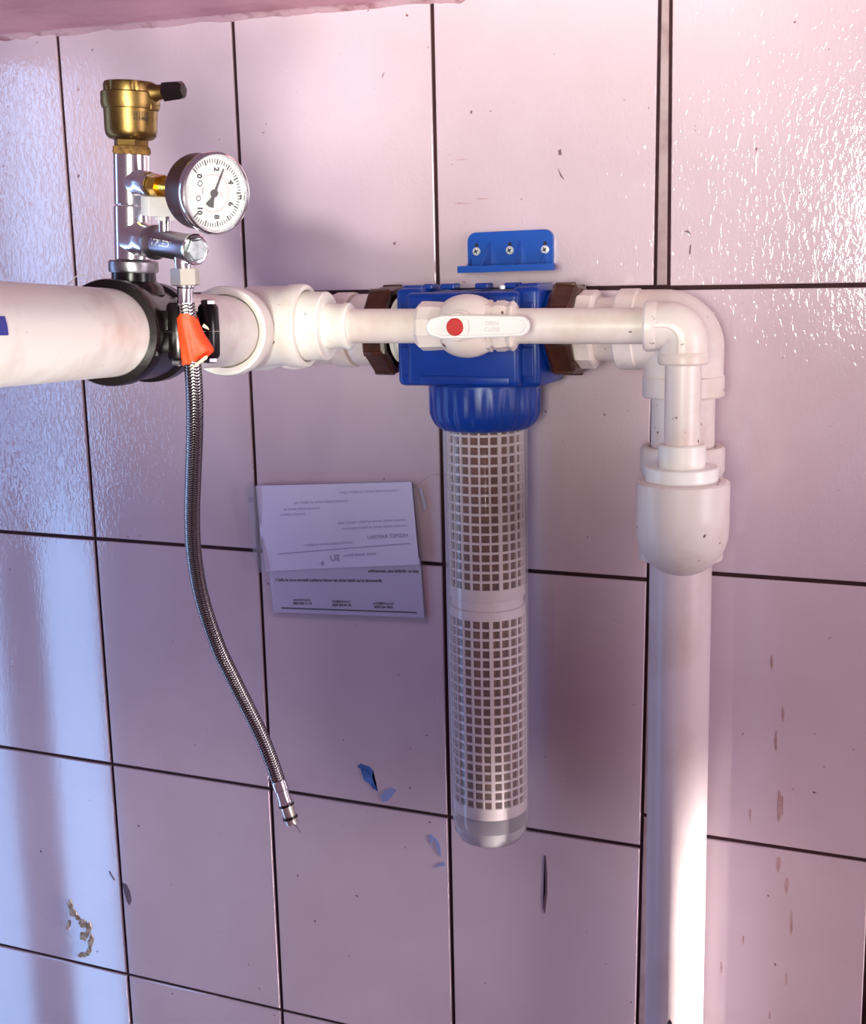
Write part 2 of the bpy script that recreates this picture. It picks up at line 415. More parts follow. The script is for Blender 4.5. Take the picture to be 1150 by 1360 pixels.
t_front, t_back = ax_at(143), ax_at(206)
clamp = thing('saddle_clamp', 'black plastic saddle clamp around the thick white pipe under the brass vent', 'clamp', ax((t_front + t_back) / 2) - V((0, 0, .04)))
CL = t_front - t_back
def half(sign):
    b = B(); seg = 40; prof = [(0, PR + .0005), (0, .0392), (.002, .0400), (.016, .0400), (.018, .0372), (CL - .018, .0372), (CL - .016, .0400), (CL - .002, .0400), (CL, .0392), (CL, PR + .0005)]
    rings = []
    for s, r in prof:
        rings.append([b.verts.new(ax(t_back + s) + (NP * math.cos(a) + UPV * math.sin(a)) * r) for a in [sign * (0.005 + (PI - 0.010) * i / seg) for i in range(seg + 1)]])
    for r0, r1 in zip(rings, rings[1:] + rings[:1]):
        for i in range(seg): b.faces.new((r0[i], r0[i + 1], r1[i + 1], r1[i]))
    for e in (0, seg): b.faces.new([r[e] for r in rings])
    # bolt lugs
    for t in (ax_at(160), ax_at(205)):
        for sd in (1, -1):
            c = ax(t) + NP * sd * 0.0470
            lathe(b, c + UPV * sign * 0.0002, UPV * sign, [(0, .0078), (0, .0088), (.019, .0082), (.0215, .0066)], 24)
            box(b, ax(t) + NP * sd * 0.0405 + UPV * sign * 0.0085, (0.013, 0.013, 0.0155), (NP, U, UPV), 0.0012)
    return b
part('upper_shell', half(1), M['black'], clamp); part('lower_shell', half(-1), M['black'], clamp)
TBX = ax_at(179)
TB = ax(TBX)                                                  # tower stands here
WT = (at(175.5, 110, -TB.y) - at(180, 353, -TB.y)).normalized()
def zat(y):                                                   # height along the tower for photo row y
    return min((i * 0.0005 for i in range(0, 500)), key=lambda s: abs(proj(TB + WT * s)[1] - y))
def tw(y): return TB + WT * zat(y)
b = B(); lathe(b, TB + WT * 0.030, WT, [(0, .024), (.006, .022), (.010, .0172), (zat(360) - .030, .0168), (zat(360) - .030, .012)], 40); part('outlet_socket', b, M['black'], clamp)
b = B(); lathe(b, tw(362), WT, [(0, .0150), (0, .0186), (.0015, .0192), (zat(346) - zat(362) - .001, .0190), (zat(346) - zat(362), .018), (zat(346) - zat(362), .0130)], 48); part('reinforcing_ring', b, M['steel'], clamp, 'grey steel ring on the outlet')
for t in (ax_at(160), ax_at(205)):
    for sd in (1, -1):
        c = ax(t) + NP * sd * 0.0470
        b = B()
        for sg in (1, -1): lathe(b, c + UPV * sg * 0.0205, UPV * sg, [(0, .0062), (.004, .0062), (.0048, .005)], 6); 
        rod(b, c - UPV * 0.0255, c + UPV * 0.0255, .003, 12)
        part('bolt', b, M['steel'], clamp, 'steel bolt through the clamp lugs')

# ------------------------------------------------------------------ chrome tees, vent, gauge, mini valve
GP = at(286, 257, 0.555); GO = tw(243)
G = (GP - GO).normalized()
GL = (GP - GO).length
CP = V((-G.y, G.x, 0)).normalized()                          # sideways of the branch
def chrome_tee(y0, y1, yb, name, label, r, br, blen):
    z0, z1 = zat(y0), zat(y1)
    t = thing(name, label, 'pipe fitting', TB + WT * z0, 'chrome tees')
    b = B(); L = z1 - z0
    lathe(b, TB + WT * z0, WT, [(0, r - .003), (0, r - .0006), (.0008, r), (L - .0008, r), (L, r - .0006), (L, r - .003)], 48); part('run', b, M['chrome'], t)
    b = B(); lathe(b, tw(yb), G, [(0.004, br * 1.2), (r * 0.98, br * 1.06), (r + .004, br), (blen - .003, br), (blen - .001, br * .95), (blen, br * .9), (blen, br * .7)], 40); part('branch', b, M['chrome'], t)
    return t
chrome_tee(345.5, 274, 316, 'chrome_tee', 'lower chrome tee fitting standing on the black clamp beside the mini valve', .0142, .0125, .031)
chrome_tee(273, 205, 243, 'chrome_tee', 'upper chrome tee fitting between the brass vent and the pressure gauge', .0137, .0100, .030)

vent = thing('air_vent', 'brass automatic air vent on top of the chrome tees with a black side cap', 'air vent', tw(204))
zz = lambda y: zat(y) - zat(204)
b = B(); lathe(b, tw(205), WT, [(0, .010), (0, .0136), (.002, .0142), (zz(194), .0136), (zz(193), .011)], 40, rfun=lambda a, s, r: r * (1 + .035 * math.sin(a * 9 + s * 3000))); part('thread_seal', b, M['hemp'], vent, 'hemp fibres wound on the thread')
b = B(); lathe(b, tw(194), WT, [(0, .0125), (0, .0134), (zz(184.5) - zz(194), .0134)], 6, 0.3); part('hex_base', b, M['brass'], vent, smooth=20)
b = B(); lathe(b, tw(187), WT, [(0, .0122), (.0012, .0165), (.0035, .0188), (.007, .0196), (zz(143) - zz(187), .0203), (zz(143) - zz(187), .015)], 56); part('body', b, M['brass'], vent)
b = B(); L0 = zz(140) - zz(143)
lathe(b, tw(141), WT, [(-.003, .0185), (-.002, .0212), (.0015, .0222), (zz(123) - zz(141) - .0008, .0222), (zz(123) - zz(141), .0214), (zz(123) - zz(141), .0190)], 56); part('collar', b, M['brass'], vent)
b = B(); hl = zz(109) - zz(123)
def notch(a, s, r): return r * (0.955 if (math.sin(a * 6) > 0.86 and s < hl - .001) else 1)
lathe(b, tw(123), WT, [(0, .0198), (hl - .0025, .0200), (hl - .0006, .0194), (hl, .0182), (hl + .0008, 0)], 96, rfun=notch); part('lid', b, M['brass'], vent)
SO = tw(127)
SD = (V((0.99, 0.05, 0)) + WT * 0.02).normalized()
b = B(); lathe(b, SO + SD * .014, SD, [(0, .0085), (.006, .0075), (.010, .0058), (.019, .0056)], 28, rfun=lambda a, s, r: r * (1 + (.05 * math.sin(s * 4200) if s > .009 else 0))); 
box(b, SO + SD * .019 - WT * .010, (.006, .012, .006), (SD, WT.cross(SD).normalized(), WT), .001)
part('side_outlet', b, M['brass'], vent, 'threaded brass side outlet')
b = B(); lathe(b, SO + SD * .0305, SD, [(0, .0068), (0, .0078), (.013, .0072), (.0155, .0052), (.016, 0)], 6, 0.2); part('side_cap', b, M['black'], vent, 'small black hexagonal cap', smooth=20)
# stamped figures
def on_body(u, v, y=165, off=0.38):
    vx = V((CAM_LOC.x - TB.x, CAM_LOC.y - TB.y, 0)).normalized(); sx = V((-vx.y, vx.x, 0))
    a = off + u / .0202
    return tw(y) + WT * v + (vx * math.cos(a) + sx * math.sin(a)) * (.0202 + .00008)
b = B(); text_bm(b, '261224', .0042, lambda u, v: on_body(u, v, 155)); text_bm(b, '421460', .0042, lambda u, v: on_body(u, v, 161)); part('stamped_figures', b, M['ink'], vent, 'dark stamped figures', smooth=0)

# pressure gauge
ga = thing('pressure_gauge', 'round white dial pressure gauge with chrome bezel beside the chrome tee', 'gauge', GO + G * .030)
GU = WT - G * WT.dot(G); GU.normalize(); GR = GU.cross(G).normalized()       # up and right on the dial, seen from the front
if GR.dot(V((1, 0, 0))) < 0 and False: GR = -GR
GR = V(GR)
# right as the viewer sees it
vr = RM @ V((1, 0, 0)); GR = GR if GR.dot(vr) > 0 else -GR
GS = 0.90
b = B(); lathe(b, GO, G, [(.0295, .006), (GL - .024, .006)], 24); lathe(b, GO, G, [(.031, .0075), (.031, .0088), (.0425, .0088), (.0425, .0075)], 6, .25); part('stem_nut', b, M['brass_new'], ga, 'bright brass hexagonal stem nut', smooth=20)
b = B(); lathe(b, GO, G, [(GL - .027, .006), (GL - .027, .0255 * GS), (GL - .025, .0285 * GS), (GL - .022, .0296 * GS), (GL - .003, .0298 * GS), (GL - .003, .027 * GS)], 64); part('case', b, M['gauge_case'], ga)
b = B(); lathe(b, GO, G, [(GL - .0045, .0298 * GS), (GL - .0045, .0314 * GS), (GL - .0005, .0322 * GS), (GL + .0018, .0315 * GS), (GL + .0026, .0300 * GS), (GL + .0010, .0288 * GS), (GL - .0015, .0284 * GS), (GL - .0040, .0290 * GS)], 72, cap=False)
part('bezel', b, M['chrome'], ga, 'chrome bezel ring')
b = B(); lathe(b, GO, G, [(GL - .0035, .0286 * GS), (GL - .0026, .0286 * GS), (GL - .0026, 0)], 64); part('dial', b, M['dial'], ga); dial = ga.children[-1]
DZ = GL - .0024
def dp(r, a, off=0.0): return GO + G * (DZ + off) + (GR * math.sin(a) + GU * math.cos(a)) * r * GS   # a clockwise from the top
A0 = math.radians(-48); A1 = A0 + math.radians(270)          # scale start, turned a quarter clockwise
b = B(); bt = B()
def dash(bb, r0, r1, a, wd):
    d = (GR * math.cos(a) - GU * math.sin(a)) * wd / 2
    bb.faces.new([bb.verts.new(dp(r0, a) + d), bb.verts.new(dp(r1, a) + d), bb.verts.new(dp(r1, a) - d), bb.verts.new(dp(r0, a) - d)])
for i in range(51):
    a = A0 + (A1 - A0) * i / 50; big = i % 5 == 0
    dash(b, .0218 if big else .0230, .0264, a, .0011 if big else .0007)
for k, i in enumerate((0, 2, 4, 6, 8, 10)):
    a = A0 + (A1 - A0) * i / 10; c = dp(.0185, a)
    ru = -GU; uu = GR                                        # lettering runs downwards because the gauge is turned
    text_bm(b, str(i), .0060, lambda u, v: c + ru * u + uu * v, bold=.05)
text_bm(b, 'bar', .0035, lambda u, v: dp(.0098, math.radians(-85)) - GU * u + GR * v)
for da in (-62, -108):
    c = dp(.0145, math.radians(da))
    rr = [(c + (GR * math.cos(q) + GU * math.sin(q)) * .0021, c + (GR * math.cos(q) + GU * math.sin(q)) * .0014) for q in [2 * PI * k / 18 for k in range(18)]]
    vs = [(b.verts.new(p), b.verts.new(q)) for p, q in rr]
    for k in range(18): b.faces.new((vs[k][0], vs[(k + 1) % 18][0], vs[(k + 1) % 18][1], vs[k][1]))
for k in range(6): dash(b, .0236, .0243, math.radians(-100 + k * 4), .0006)
box(b, dp(.0262, math.radians(94), .0003), (.0012, .0035, .0006), (GR, GU, G))
part('scale_print', b, M['ink'], dial, 'black scale marks and figures', smooth=0)
for i in range(40):
    a = A0 + (A1 - A0) * i / 39; dash(bt, .0138 if i % 5 else .0130, .0146, a, .0003)
    if i < 39:
        a2 = A0 + (A1 - A0) * (i + .9) / 39
        bt.faces.new([bt.verts.new(dp(r, q)) for r, q in ((.0144, a), (.0147, a), (.0147, a2), (.0144, a2))])
c2 = dp(.0082, math.radians(96)); text_bm(bt, 'psi', .0032, lambda u, v: c2 - GU * u + GR * v)
part('inner_scale_print', bt, M['red_ink'], dial, 'fine red inner scale', smooth=0)
NA = math.radians(22)
b = B(); nd = (GR * math.sin(NA) + GU * math.cos(NA)); ns = (GR * math.cos(NA) - GU * math.sin(NA)); C0 = GO + G * (DZ + .0011)
prism(b, [C0 - ns * .0009, C0 + ns * .0009, C0 + nd * .0185 + ns * .00055, C0 + nd * .0185 - ns * .00055], G * .0004)
prism(b, [C0 + ns * .0012, C0 - ns * .0012, C0 - nd * .0045 - ns * .0014, C0 - nd * .0095 - ns * .0038, C0 - nd * .0105, C0 - nd * .0095 + ns * .0034, C0 - nd * .0045 + ns * .0014], G * .0004)
lathe(b, GO, G, [(DZ, .0026), (DZ + .0020, .0026), (DZ + .0024, .0020)], 24); part('needle', b, M['ink'], ga, 'black needle with a broad counterweight', smooth=0)
b = B(); lathe(b, GO, G, [(GL + .0006, .0286 * GS), (GL + .0012, .0286 * GS), (GL + .0012, 0)], 48); part('cover_glass', b, M['glass'], ga)

# mini ball valve on the lower branch
MO = tw(316.5); MG = G
mv = thing('mini_ball_valve', 'small dull chrome angle valve with a grey lever beside the lower chrome tee', 'valve', MO + MG * .031)
ML = min((i * .0005 for i in range(40, 260)), key=lambda s: abs(proj(MO + MG * s)[0] - 258.5))
b = B(); lathe(b, MO, MG, [(.029, .008), (.029, .0128), (.033, .0131), (.036, .0112), (.039, .0102), (ML - .010, .0102), (ML - .006, .0108), (ML, .0114), (ML, .008)], 48); part('body', b, M['chrome_dull'], mv)
b = B(); lathe(b, MO, MG, [(ML - .0005, .0114), (ML + .0008, .0114), (ML + .0014, .0104), (ML + .0008, .0085)], 40); part('end_ring', b, M['chrome'], mv)
b = B(); lathe(b, MO, MG, [(ML, .0086), (ML + .0032, .0086), (ML + .0038, .0076)], 6, 0.15); part('hex_plug', b, M['zinc'], mv, 'pale zinc hexagonal plug face', smooth=20)
OS = min((i * .0005 for i in range(40, 260)), key=lambda s: abs(proj(MO + MG * s - WT * .016)[0] - 243.5))
OC = MO + MG * OS
b = B(); lathe(b, OC - V((0, 0, .004)), V((0, 0, -1)), [(0, .0074), (.0128, .0074), (.0128, .005)], 32); part('outlet', b, M['chrome'], mv)
LS = min((i * .0005 for i in range(40, 260)), key=lambda s: abs(proj(MO + MG * s + WT * .014)[0] - 219))
LC = MO + MG * LS
b = B(); rod(b, LC + WT * .006, LC + WT * .0235, .0050, 24); part('stem', b, M['chrome'], mv)
b = B(); box(b, LC + WT * .0275 + CP * .000, (.011, .0350, .0145), (MG, CP, WT), .0012); 
box(b, LC + WT * .0195, (.009, .013, .005), (MG, CP, WT), .001); part('lever', b, M['lever'], mv, 'grey ribbed lever')
def on_valve(u, v):
    vx = (CAM_LOC - LC); vx = (vx - MG * vx.dot(MG)).normalized(); sx = MG.cross(vx); sx = sx if sx.z > 0 else -sx
    a = v / .0102 - .02
    return MO + MG * ((LS + OS) / 2 - .003 + u) + (vx * math.cos(a) + sx * math.sin(a)) * .01028
b = B(); text_bm(b, 'VIPLEDI', .0066, lambda u, v: on_valve(u * 1.25, v)); part('lettering', b, M['pvc_clean'], mv, 'white lettering on the valve body', smooth=0)

# ------------------------------------------------------------------ braided hose
HD = -OC.y
Nt = OC - V((0, 0, .0165))
hose = thing('braided_hose', 'braided steel flexible hose hanging free from the mini valve in front of the tiles', 'hose', Nt)
hn = -proj(Nt)[1] + 343
b = B(); lathe(b, OC - V((0, 0, .0150)), V((0, 0, -1)), [(0, .0085), (.0004, .0108), (.0122, .0110), (.0128, .0095)], 6, 0.25); part('hex_nut', b, M['nickel'], hose, 'warm nickel hexagonal nut', smooth=20)
def hp(px, py):
    k = max(0, min(1, (py - 430) / 600)); k = k * k * (3 - 2 * k)
    return at(px, py, HD + (0.405 - HD) * k)
F0 = OC - V((0, 0, .0275))
path = [F0, hp(246, 392), hp(250, 430), hp(255, 475), hp(258, 520), hp(258.5, 570), hp(256.5, 630), hp(255, 690), hp(258, 740), hp(268, 795), hp(288, 855), hp(309, 900), hp(328, 938), hp(346, 975), hp(360, 1010), hp(371, 1042)]
cp = catmull(path, 24)
b = B(); lathe(b, F0 + V((0, 0, .001)), (cp[24] - F0), [(0, .0070), (.002, .0072), (.0032, .0060), (.0135, .0060), (.0145, .0064), (.0155, .0064)], 32); part('ferrule', b, M['chrome'], hose, 'crimped chrome sleeve at the top')
# resample evenly for the weave
def resample(P, step):
    out = [P[0]]; acc = 0.0
    for p, q in zip(P, P[1:]):
        L = (q - p).length; pos = step - acc
        while pos <= L: out.append(p.lerp(q, pos / L)); pos += step
        acc = (acc + L) % step if L else acc
    return out
rp = resample(cp, 0.00055)[24:]
b = B(); lay = b.verts.layers.float.new('strand')
X = frame((rp[1] - rp[0]))[0]; rings = []; seg = 48; n = len(rp)
for i, p in enumerate(rp):
    T = (rp[min(i + 2, n - 1)] - rp[max(i - 2, 0)]).normalized(); X = (X - T * X.dot(T)).normalized(); Y = T.cross(X); s = i * 0.00055; ring = []
    for k in range(seg):
        a = 2 * PI * k / seg; col = (k * 12 // seg); 
        fa = (k * 12 / seg) % 1.0
        sl = (fa - 0.5) * (1 if col % 2 else -1)               # slanting strands, direction alternates: herringbone
        hgt = 0.5 + 0.5 * math.cos(2 * PI * (s / 0.0024 + sl * 0.9))
        edge = min(1, 5 * min(fa, 1 - fa) + 0.35)
        hh = hgt * edge
        v = b.verts.new(p + (X * math.cos(a) + Y * math.sin(a)) * (0.0062 + 0.00055 * hh)); v[lay] = min(1, max(0, hh * 2.0 - 0.35)); ring.append(v)
    rings.append(ring)
for r0, r1 in zip(rings, rings[1:]):
    for k in range(seg): j = (k + 1) % seg; b.faces.new((r0[k], r0[j], r1[j], r1[k]))
part('braid', b, M['braid'], hose, smooth=80)
e0 = hp(371, 1040); e1 = hp(388, 1094); ED = (e1 - e0).normalized(); EL = (e1 - e0).length
b = B(); lathe(b, e0, ED, [(-.003, .0060), (-.002, .0069), (.006, .0069), (.007, .0060), (EL * .40, .0060), (EL * .46, .0064), (EL * .50, .0070), (EL * .54, .0058)], 32); part('end_sleeve', b, M['chrome'], hose, 'crimped chrome sleeve at the free end')
b = B(); lathe(b, e0, ED, [(EL * .50, .005), (EL * .52, .0072), (EL * .56, .0072), (EL * .58, .005)], 32); lathe(b, e0, ED, [(EL * .80, .005), (EL * .82, .0070), (EL * .87, .0070), (EL * .89, .005)], 32); part('seal_ring', b, M['black'], hose, 'black rubber seals')
b = B(); lathe(b, e0, ED, [(EL * .55, .0060), (EL * .83, .0060), (EL * .87, .0056), (EL, .0056), (EL, .0035), (EL * .8, .0035)], 32); part('nipple', b, M['nickel'], hose)
b = B(); sweep(b, [e1 + V((.004, -.004, .002)), e1 + V((.008, -.005, -.0005)), e1 + V((.011, -.005, -.005))], .0005, 6); part('loose_wire', b, M['steel'], hose)
# torn orange tape around the hose
b = B(); sel = [p for p in rp if 419 < proj(p)[1] < 489]; seg = 36
rings = []; nn = len(sel[::6]); vx0 = RM @ V((1, 0, 0))
for i, p in enumerate(sel[::6]):
    f = i / (nn - 1); T = V((0, 0, -1)); vx = V((CAM_LOC.x - p.x, CAM_LOC.y - p.y, 0)).normalized(); sx = V((-vx.y, vx.x, 0)); sx = sx if sx.dot(vx0) > 0 else -sx
    ring = []
    for k in range(seg):
        a = 2 * PI * k / seg
        r = 0.0078 + 0.0006 * math.sin(6 * a + 5 * f) * (0.3 + f) + 0.0004 * noise.noise((math.cos(a) * 3, math.sin(a) * 3, f * 9))
        side = max(0, math.cos(a - 0.2)) ** 3; flare = max(0, min(1, (f - .10) / .62)) ** 1.4 * (1 if f < .80 else max(.25, 1 - (f - .80) * 3.4))
        r += 0.0098 * side * flare
        dz = (-0.0022 * math.sin(a * 2 + 1) if f in (0,) else 0)
        cut = 0.0048 * (0.4 + 0.6 * math.cos(a)) * f ** 3 if math.cos(a) > -.6 else 0              # slanted lower hem, higher on the right
        ring.append(b.verts.new(p + sx * math.cos(a) * r + vx * math.sin(a) * r * 0.95 + V((0, 0, cut + dz + 0.0006 * math.sin(9 * a) * (f in (0, 1))))))
    rings.append(ring)
for r0, r1 in zip(rings, rings[1:]):
    for k in range(seg): j = (k + 1) % seg; b.faces.new((r0[k], r0[j], r1[j], r1[k]))
b.normal_update(); bmesh.ops.solidify(b, geom=b.faces[:], thickness=0.0004)
part('tape_wrap', b, M['orange'], hose, 'torn orange tape wrapped round the hose')
tp = hose.children[-1]
b = B(); pts = [at(271, 430, HD + .012), at(276, 434, HD + .010), at(278, 438, HD + .008), at(273, 436, HD + .010), at(269, 434, HD + .012)]
prism(b, pts, (0, -.0005, 0)); part('torn_scrap', b, M['tape_edge'], tp, 'pale torn scrap of tape', smooth=0)
b = B(); sweep(b, [at(255, 489, HD + .0095), at(262, 483, HD + .0105), at(268, 479, HD + .0105), at(273, 475, HD + .009), at(275, 473, HD + .008)], [.0006, .0010, .0013, .0014, .0009], 10); part('pale_hem', b, M['tape_edge'], tp, 'pale folded hem of the tape')

# ------------------------------------------------------------------ big white tee, bushes, bypass line
BL = at(450, 433, 0.228); BR = at(856, 433, 0.192)
BD = (BR - BL).normalized()
def bx(px):                                                   # point of the bypass axis under photo column px
    s = min((i * .0005 - .25 for i in range(0, 1500)), key=lambda s: abs(proj(BL + BD * s)[0] - px)); return BL + BD * s
TC0 = PA - U * 0.062
s_ = (TC0 - BL).dot(BD); TCc = BL + BD * s_                   # tee centre near both axes
tee = thing('pipe_tee', 'large white plastic tee fitting at the end of the thick pipe', 'pipe fitting', TCc - V((0, 0, .045)))
b = B(); LR = 0.062
lathe(b, PA - U * .128, U, [(0, .034), (0, .0385), (.003, .0405), (.022, .0405), (.026, .0385), (.100, .0385), (.104, .0412), (.1095, .0424), (.123, .0424), (.1275, .0412), (.128, .0385), (.126, .0345), (.118, .0340)], 64)
part('run_body', b, M['pvc'], tee)
b = B(); e_t = bx(408) ; Lb = (e_t - TCc).length
lathe(b, TCc, BD, [(0, .0392), (Lb - .020, .0392), (Lb - .016, .0408), (Lb - .003, .0412), (Lb, .0400), (Lb + .0002, .0355), (Lb - .006, .0345)], 64); part('branch_body', b, M['pvc'], tee)
bush = thing('reducer_bush', 'stepped white reducer bush in the right mouth of the large tee', 'pipe fitting', bx(430) - V((0, 0, .035)))
p0 = bx(400); a1 = (bx(436) - p0).length; a2 = (bx(462) - p0).length; a3 = (bx(466) - p0).length
b = B(); lathe(b, p0, BD, [(0, .030), (0, .0336), (a1 - .0015, .0336), (a1, .0325), (a1, .0225)], 56); part('wide_step', b, M['pvc'], bush)
b = B(); lathe(b, p0, BD, [(a1 - .002, .0205), (a1 + .002, .0218), (a2 - .004, .0218), (a2 - .002, .0228), (a2 + .002, .0226), (a2 + .0035, .0205), (a2 + .0035, .0165)], 48); part('narrow_step', b, M['pvc'], bush)
rb = 0.0166
vl, vr_ = bx(556), bx(687)
b = B(); rod(b, bx(456), bx(562), rb, 40); solo('bypass_pipe', b, M['pvc_old'], 'thin white pipe between the reducer bush and the left of the white ball valve', 'pipe', bx(500), 'thin bypass pipes')
b = B(); rod(b, bx(683), bx(866), rb, 40); solo('bypass_pipe', b, M['pvc_old'], 'thin white pipe between the right of the white ball valve and the small elbow', 'pipe', bx(770), 'thin bypass pipes')

bv = thing('ball_valve', 'white plastic ball valve with a lever and red button in front of the blue filter', 'valve', bx(620) - V((0, 0, .03)))
c = bx(620.5)
b = B(); lathe(b, c, BD, [(-.0275 + .0305 * (1 - math.cos(PI * k / 20)) - .003, max(.020, .0302 * math.sin(PI * k / 20) ** .75)) for k in range(1, 20)], 56)
part('ball_body', b, M['pvc_old'], bv)
Ls = (c - vl).length; Lr = (vr_ - c).length
b = B(); lathe(b, c, -BD, [(.018, .0225), (Ls - .010, .0236), (Ls - .004, .0236), (Ls, .0200), (Ls, .0168)], 10, 0.3); part('socket', b, M['pvc_old'], bv, smooth=25)
b = B(); lathe(b, c, BD, [(.016, .0245), (.0245, .0245), (.0250, .0225), (.0285, .0225), (.029, .0240), (Lr - .012, .0240), (Lr - .008, .0225), (Lr - .004, .0238), (Lr - .001, .0215), (Lr, .0168)], 10, 0.3); part('socket', b, M['pvc_old'], bv, smooth=25)
FN = V((BD.y, -BD.x, 0)).normalized()                         # towards the room
ht = at(606, 434, -c.y + .040)
b = B(); lathe(b, ht - FN * .020, FN, [(0, .016), (.008, .015), (.010, .0125), (.019, .0125)], 36); part('stem', b, M['pvc_old'], bv)
hd = (at(706, 432.5, -c.y + .043) - at(566, 434.5, -c.y + .043)).normalized(); hu = FN.cross(hd); hu = hu if hu.z > 0 else -hu
hc = at(606, 434, -c.y + .043)
def lever_bm():
    b = B(); Ll, Rr = .0292, .0710; out = []
    for k in range(13): a = PI / 2 + PI * k / 12; out.append((-Ll + .0090 + .0090 * math.cos(a), .0090 * math.sin(a)))
    out += [(-.014, -.0108), (.012, -.0108)]
    for k in range(13): a = -PI / 2 + PI * k / 12; out.append((Rr - .0092 + .0092 * math.cos(a), .0092 * math.sin(a)))
    out += [(.012, .0108), (-.014, .0108)]
    lo = [b.verts.new(hc + hd * x + hu * y - FN * .003) for x, y in out]; mid = [b.verts.new(hc + hd * x + hu * y + FN * .0038) for x, y in out]
    top = [b.verts.new(hc + hd * (x * .985 + .0004) + hu * y * .90 + FN * .0050) for x, y in out]; rim = [b.verts.new(hc + hd * (x * .95 + .001) + hu * y * .72 + FN * .0050) for x, y in out]
    fl = [b.verts.new(hc + hd * (x * .945 + .001) + hu * y * .68 + FN * .0042) for x, y in out]
    n = len(out)
    for r0, r1 in ((lo, mid), (mid, top), (top, rim), (rim, fl)):
        for i in range(n): j = (i + 1) % n; b.faces.new((r0[i], r0[j], r1[j], r1[i]))
    b.faces.new(list(reversed(lo))); b.faces.new(fl); return b
lev = part('lever', lever_bm(), M['pvc_clean'], bv, 'bright white lever')
b = B(); lathe(b, hc + FN * .003, FN, [(0, .0080), (.0028, .0080), (.0036, .0072), (.0036, 0)], 36); part('button', b, M['red'], lev, 'round red button')
b = B(); lf = lambda x0, y0, sz: (lambda u, v: hc + hd * (x0 + u) + hu * (y0 + v) + FN * .0044)
text_bm(b, 'OPEN', .0050, lf(.036, .0028, 1)); text_bm(b, 'CLOSE', .0050, lf(.036, -.0030, 1))
for k in range(10):
    a0, a1_ = -0.8 + 1.6 * k / 10, -0.8 + 1.6 * (k + 1) / 10
    b.faces.new([b.verts.new(hc + hd * (r * math.cos(q)) + hu * (r * math.sin(q)) + FN * .0044) for r, q in ((.0135, a0), (.0142, a0), (.0142, a1_), (.0135, a1_))])
part('moulded_marks', b, mat('moulded_mark', (214, 196, 200), .5), lev, 'faint moulded lettering on the lever', smooth=0)

# elbows ---------------------------------------------------------------
def elbow_bm(cn, d1, d2, l1, l2, r, rc, cl, Rb, seg=48, bore=None):
    """corner point cn, arms leave along d1 and d2; collars of radius rc and length cl at both mouths"""
    b = B(); d1, d2, cn = V(d1).normalized(), V(d2).normalized(), V(cn); bore = bore or r * .8
    cc = cn + (d1 + d2) * Rb; pts = []; N = 14
    for k in range(N + 1):
        t = PI / 2 * k / N; pts.append(cc - d2 * Rb * math.cos(t) - d1 * Rb * math.sin(t))
    sweep(b, [cn + d1 * l1 * .98] + pts + [cn + d2 * l2 * .98], r, seg, True)
    for d, l in ((d1, l1), (d2, l2)):
        lathe(b, cn, d, [(l - cl - .002, r * .99), (l - cl, rc), (l - .002, rc), (l, rc - .0015), (l + .0001, bore), (l - .004, bore)], seg)
    return b
VX = at(906, 585, 0.19).x; VY = -0.19
EC = V((at(908, 433, 0.192).x, BR.y, bx(856).z)); EC = bx(908)
vdir = (at(906, 600, -EC.y) - EC).normalized(); vdir = V((0, 0, -1))
le1 = (bx(856) - EC).length; le2 = EC.z - at(906, 484, -EC.y).z
el = thing('pipe_elbow', 'small white elbow at the right end of the thin pipe, before the larger elbow', 'pipe fitting', EC - V((0, 0, le2)))
part('bend', elbow_bm(EC, -BD, vdir, le1, le2, .0222, .0232, .010, .0150, 48, .0170), M['pvc_old'], el)
b = B(); fo = V((0, -1, 0)); Rl = .013; pts = [EC - BD * (le1 - .002)]
cc = EC + (-BD + vdir) * Rl
for k in range(10):
    t = PI / 2 * k / 9; pts.append(cc - vdir * Rl * math.cos(t) + BD * Rl * math.sin(t))
pts.append(EC + vdir * (le2 - .002)); sweep(b, [p + fo * .0221 for p in pts], .0009, 8); part('mould_seam', b, M['pvc_old'], el)
zb1 = at(906, 588, -EC.y).z; zb0 = at(906, 620, -EC.y).z; zb2 = at(906, 648, -EC.y).z
CX = V((EC.x, EC.y, 0))
b = B(); rod(b, CX + V((0, 0, EC.z - le2 + .006)), CX + V((0, 0, zb1 - .006)), rb, 40); solo('bypass_drop_pipe', b, M['pvc_old'], 'short thin white vertical pipe between small elbow and round reducer', 'pipe', CX + V((0, 0, zb1)))
rd = thing('reducer_bush', 'two-step round white reducer bush set in the mouth of the fat elbow', 'pipe fitting', CX + V((0, 0, zb2)))
b = B(); lathe(b, CX + V((0, 0, zb0 - .001)), (0, 0, 1), [(0, .0205), (0, .0215), (zb1 - zb0 - .0015, .0222), (zb1 - zb0, .0208), (zb1 - zb0, .0168)], 48); part('narrow_step', b, M['pvc'], rd)
b = B(); lathe(b, CX + V((0, 0, zb2 - .016)), (0, 0, 1), [(0, .030), (0, .0335), (zb0 - zb2 + .0155, .0338), (zb0 - zb2 + .0165, .0328), (zb0 - zb2 + .016, .0215)], 56); part('wide_step', b, M['pvc_clean'], rd)
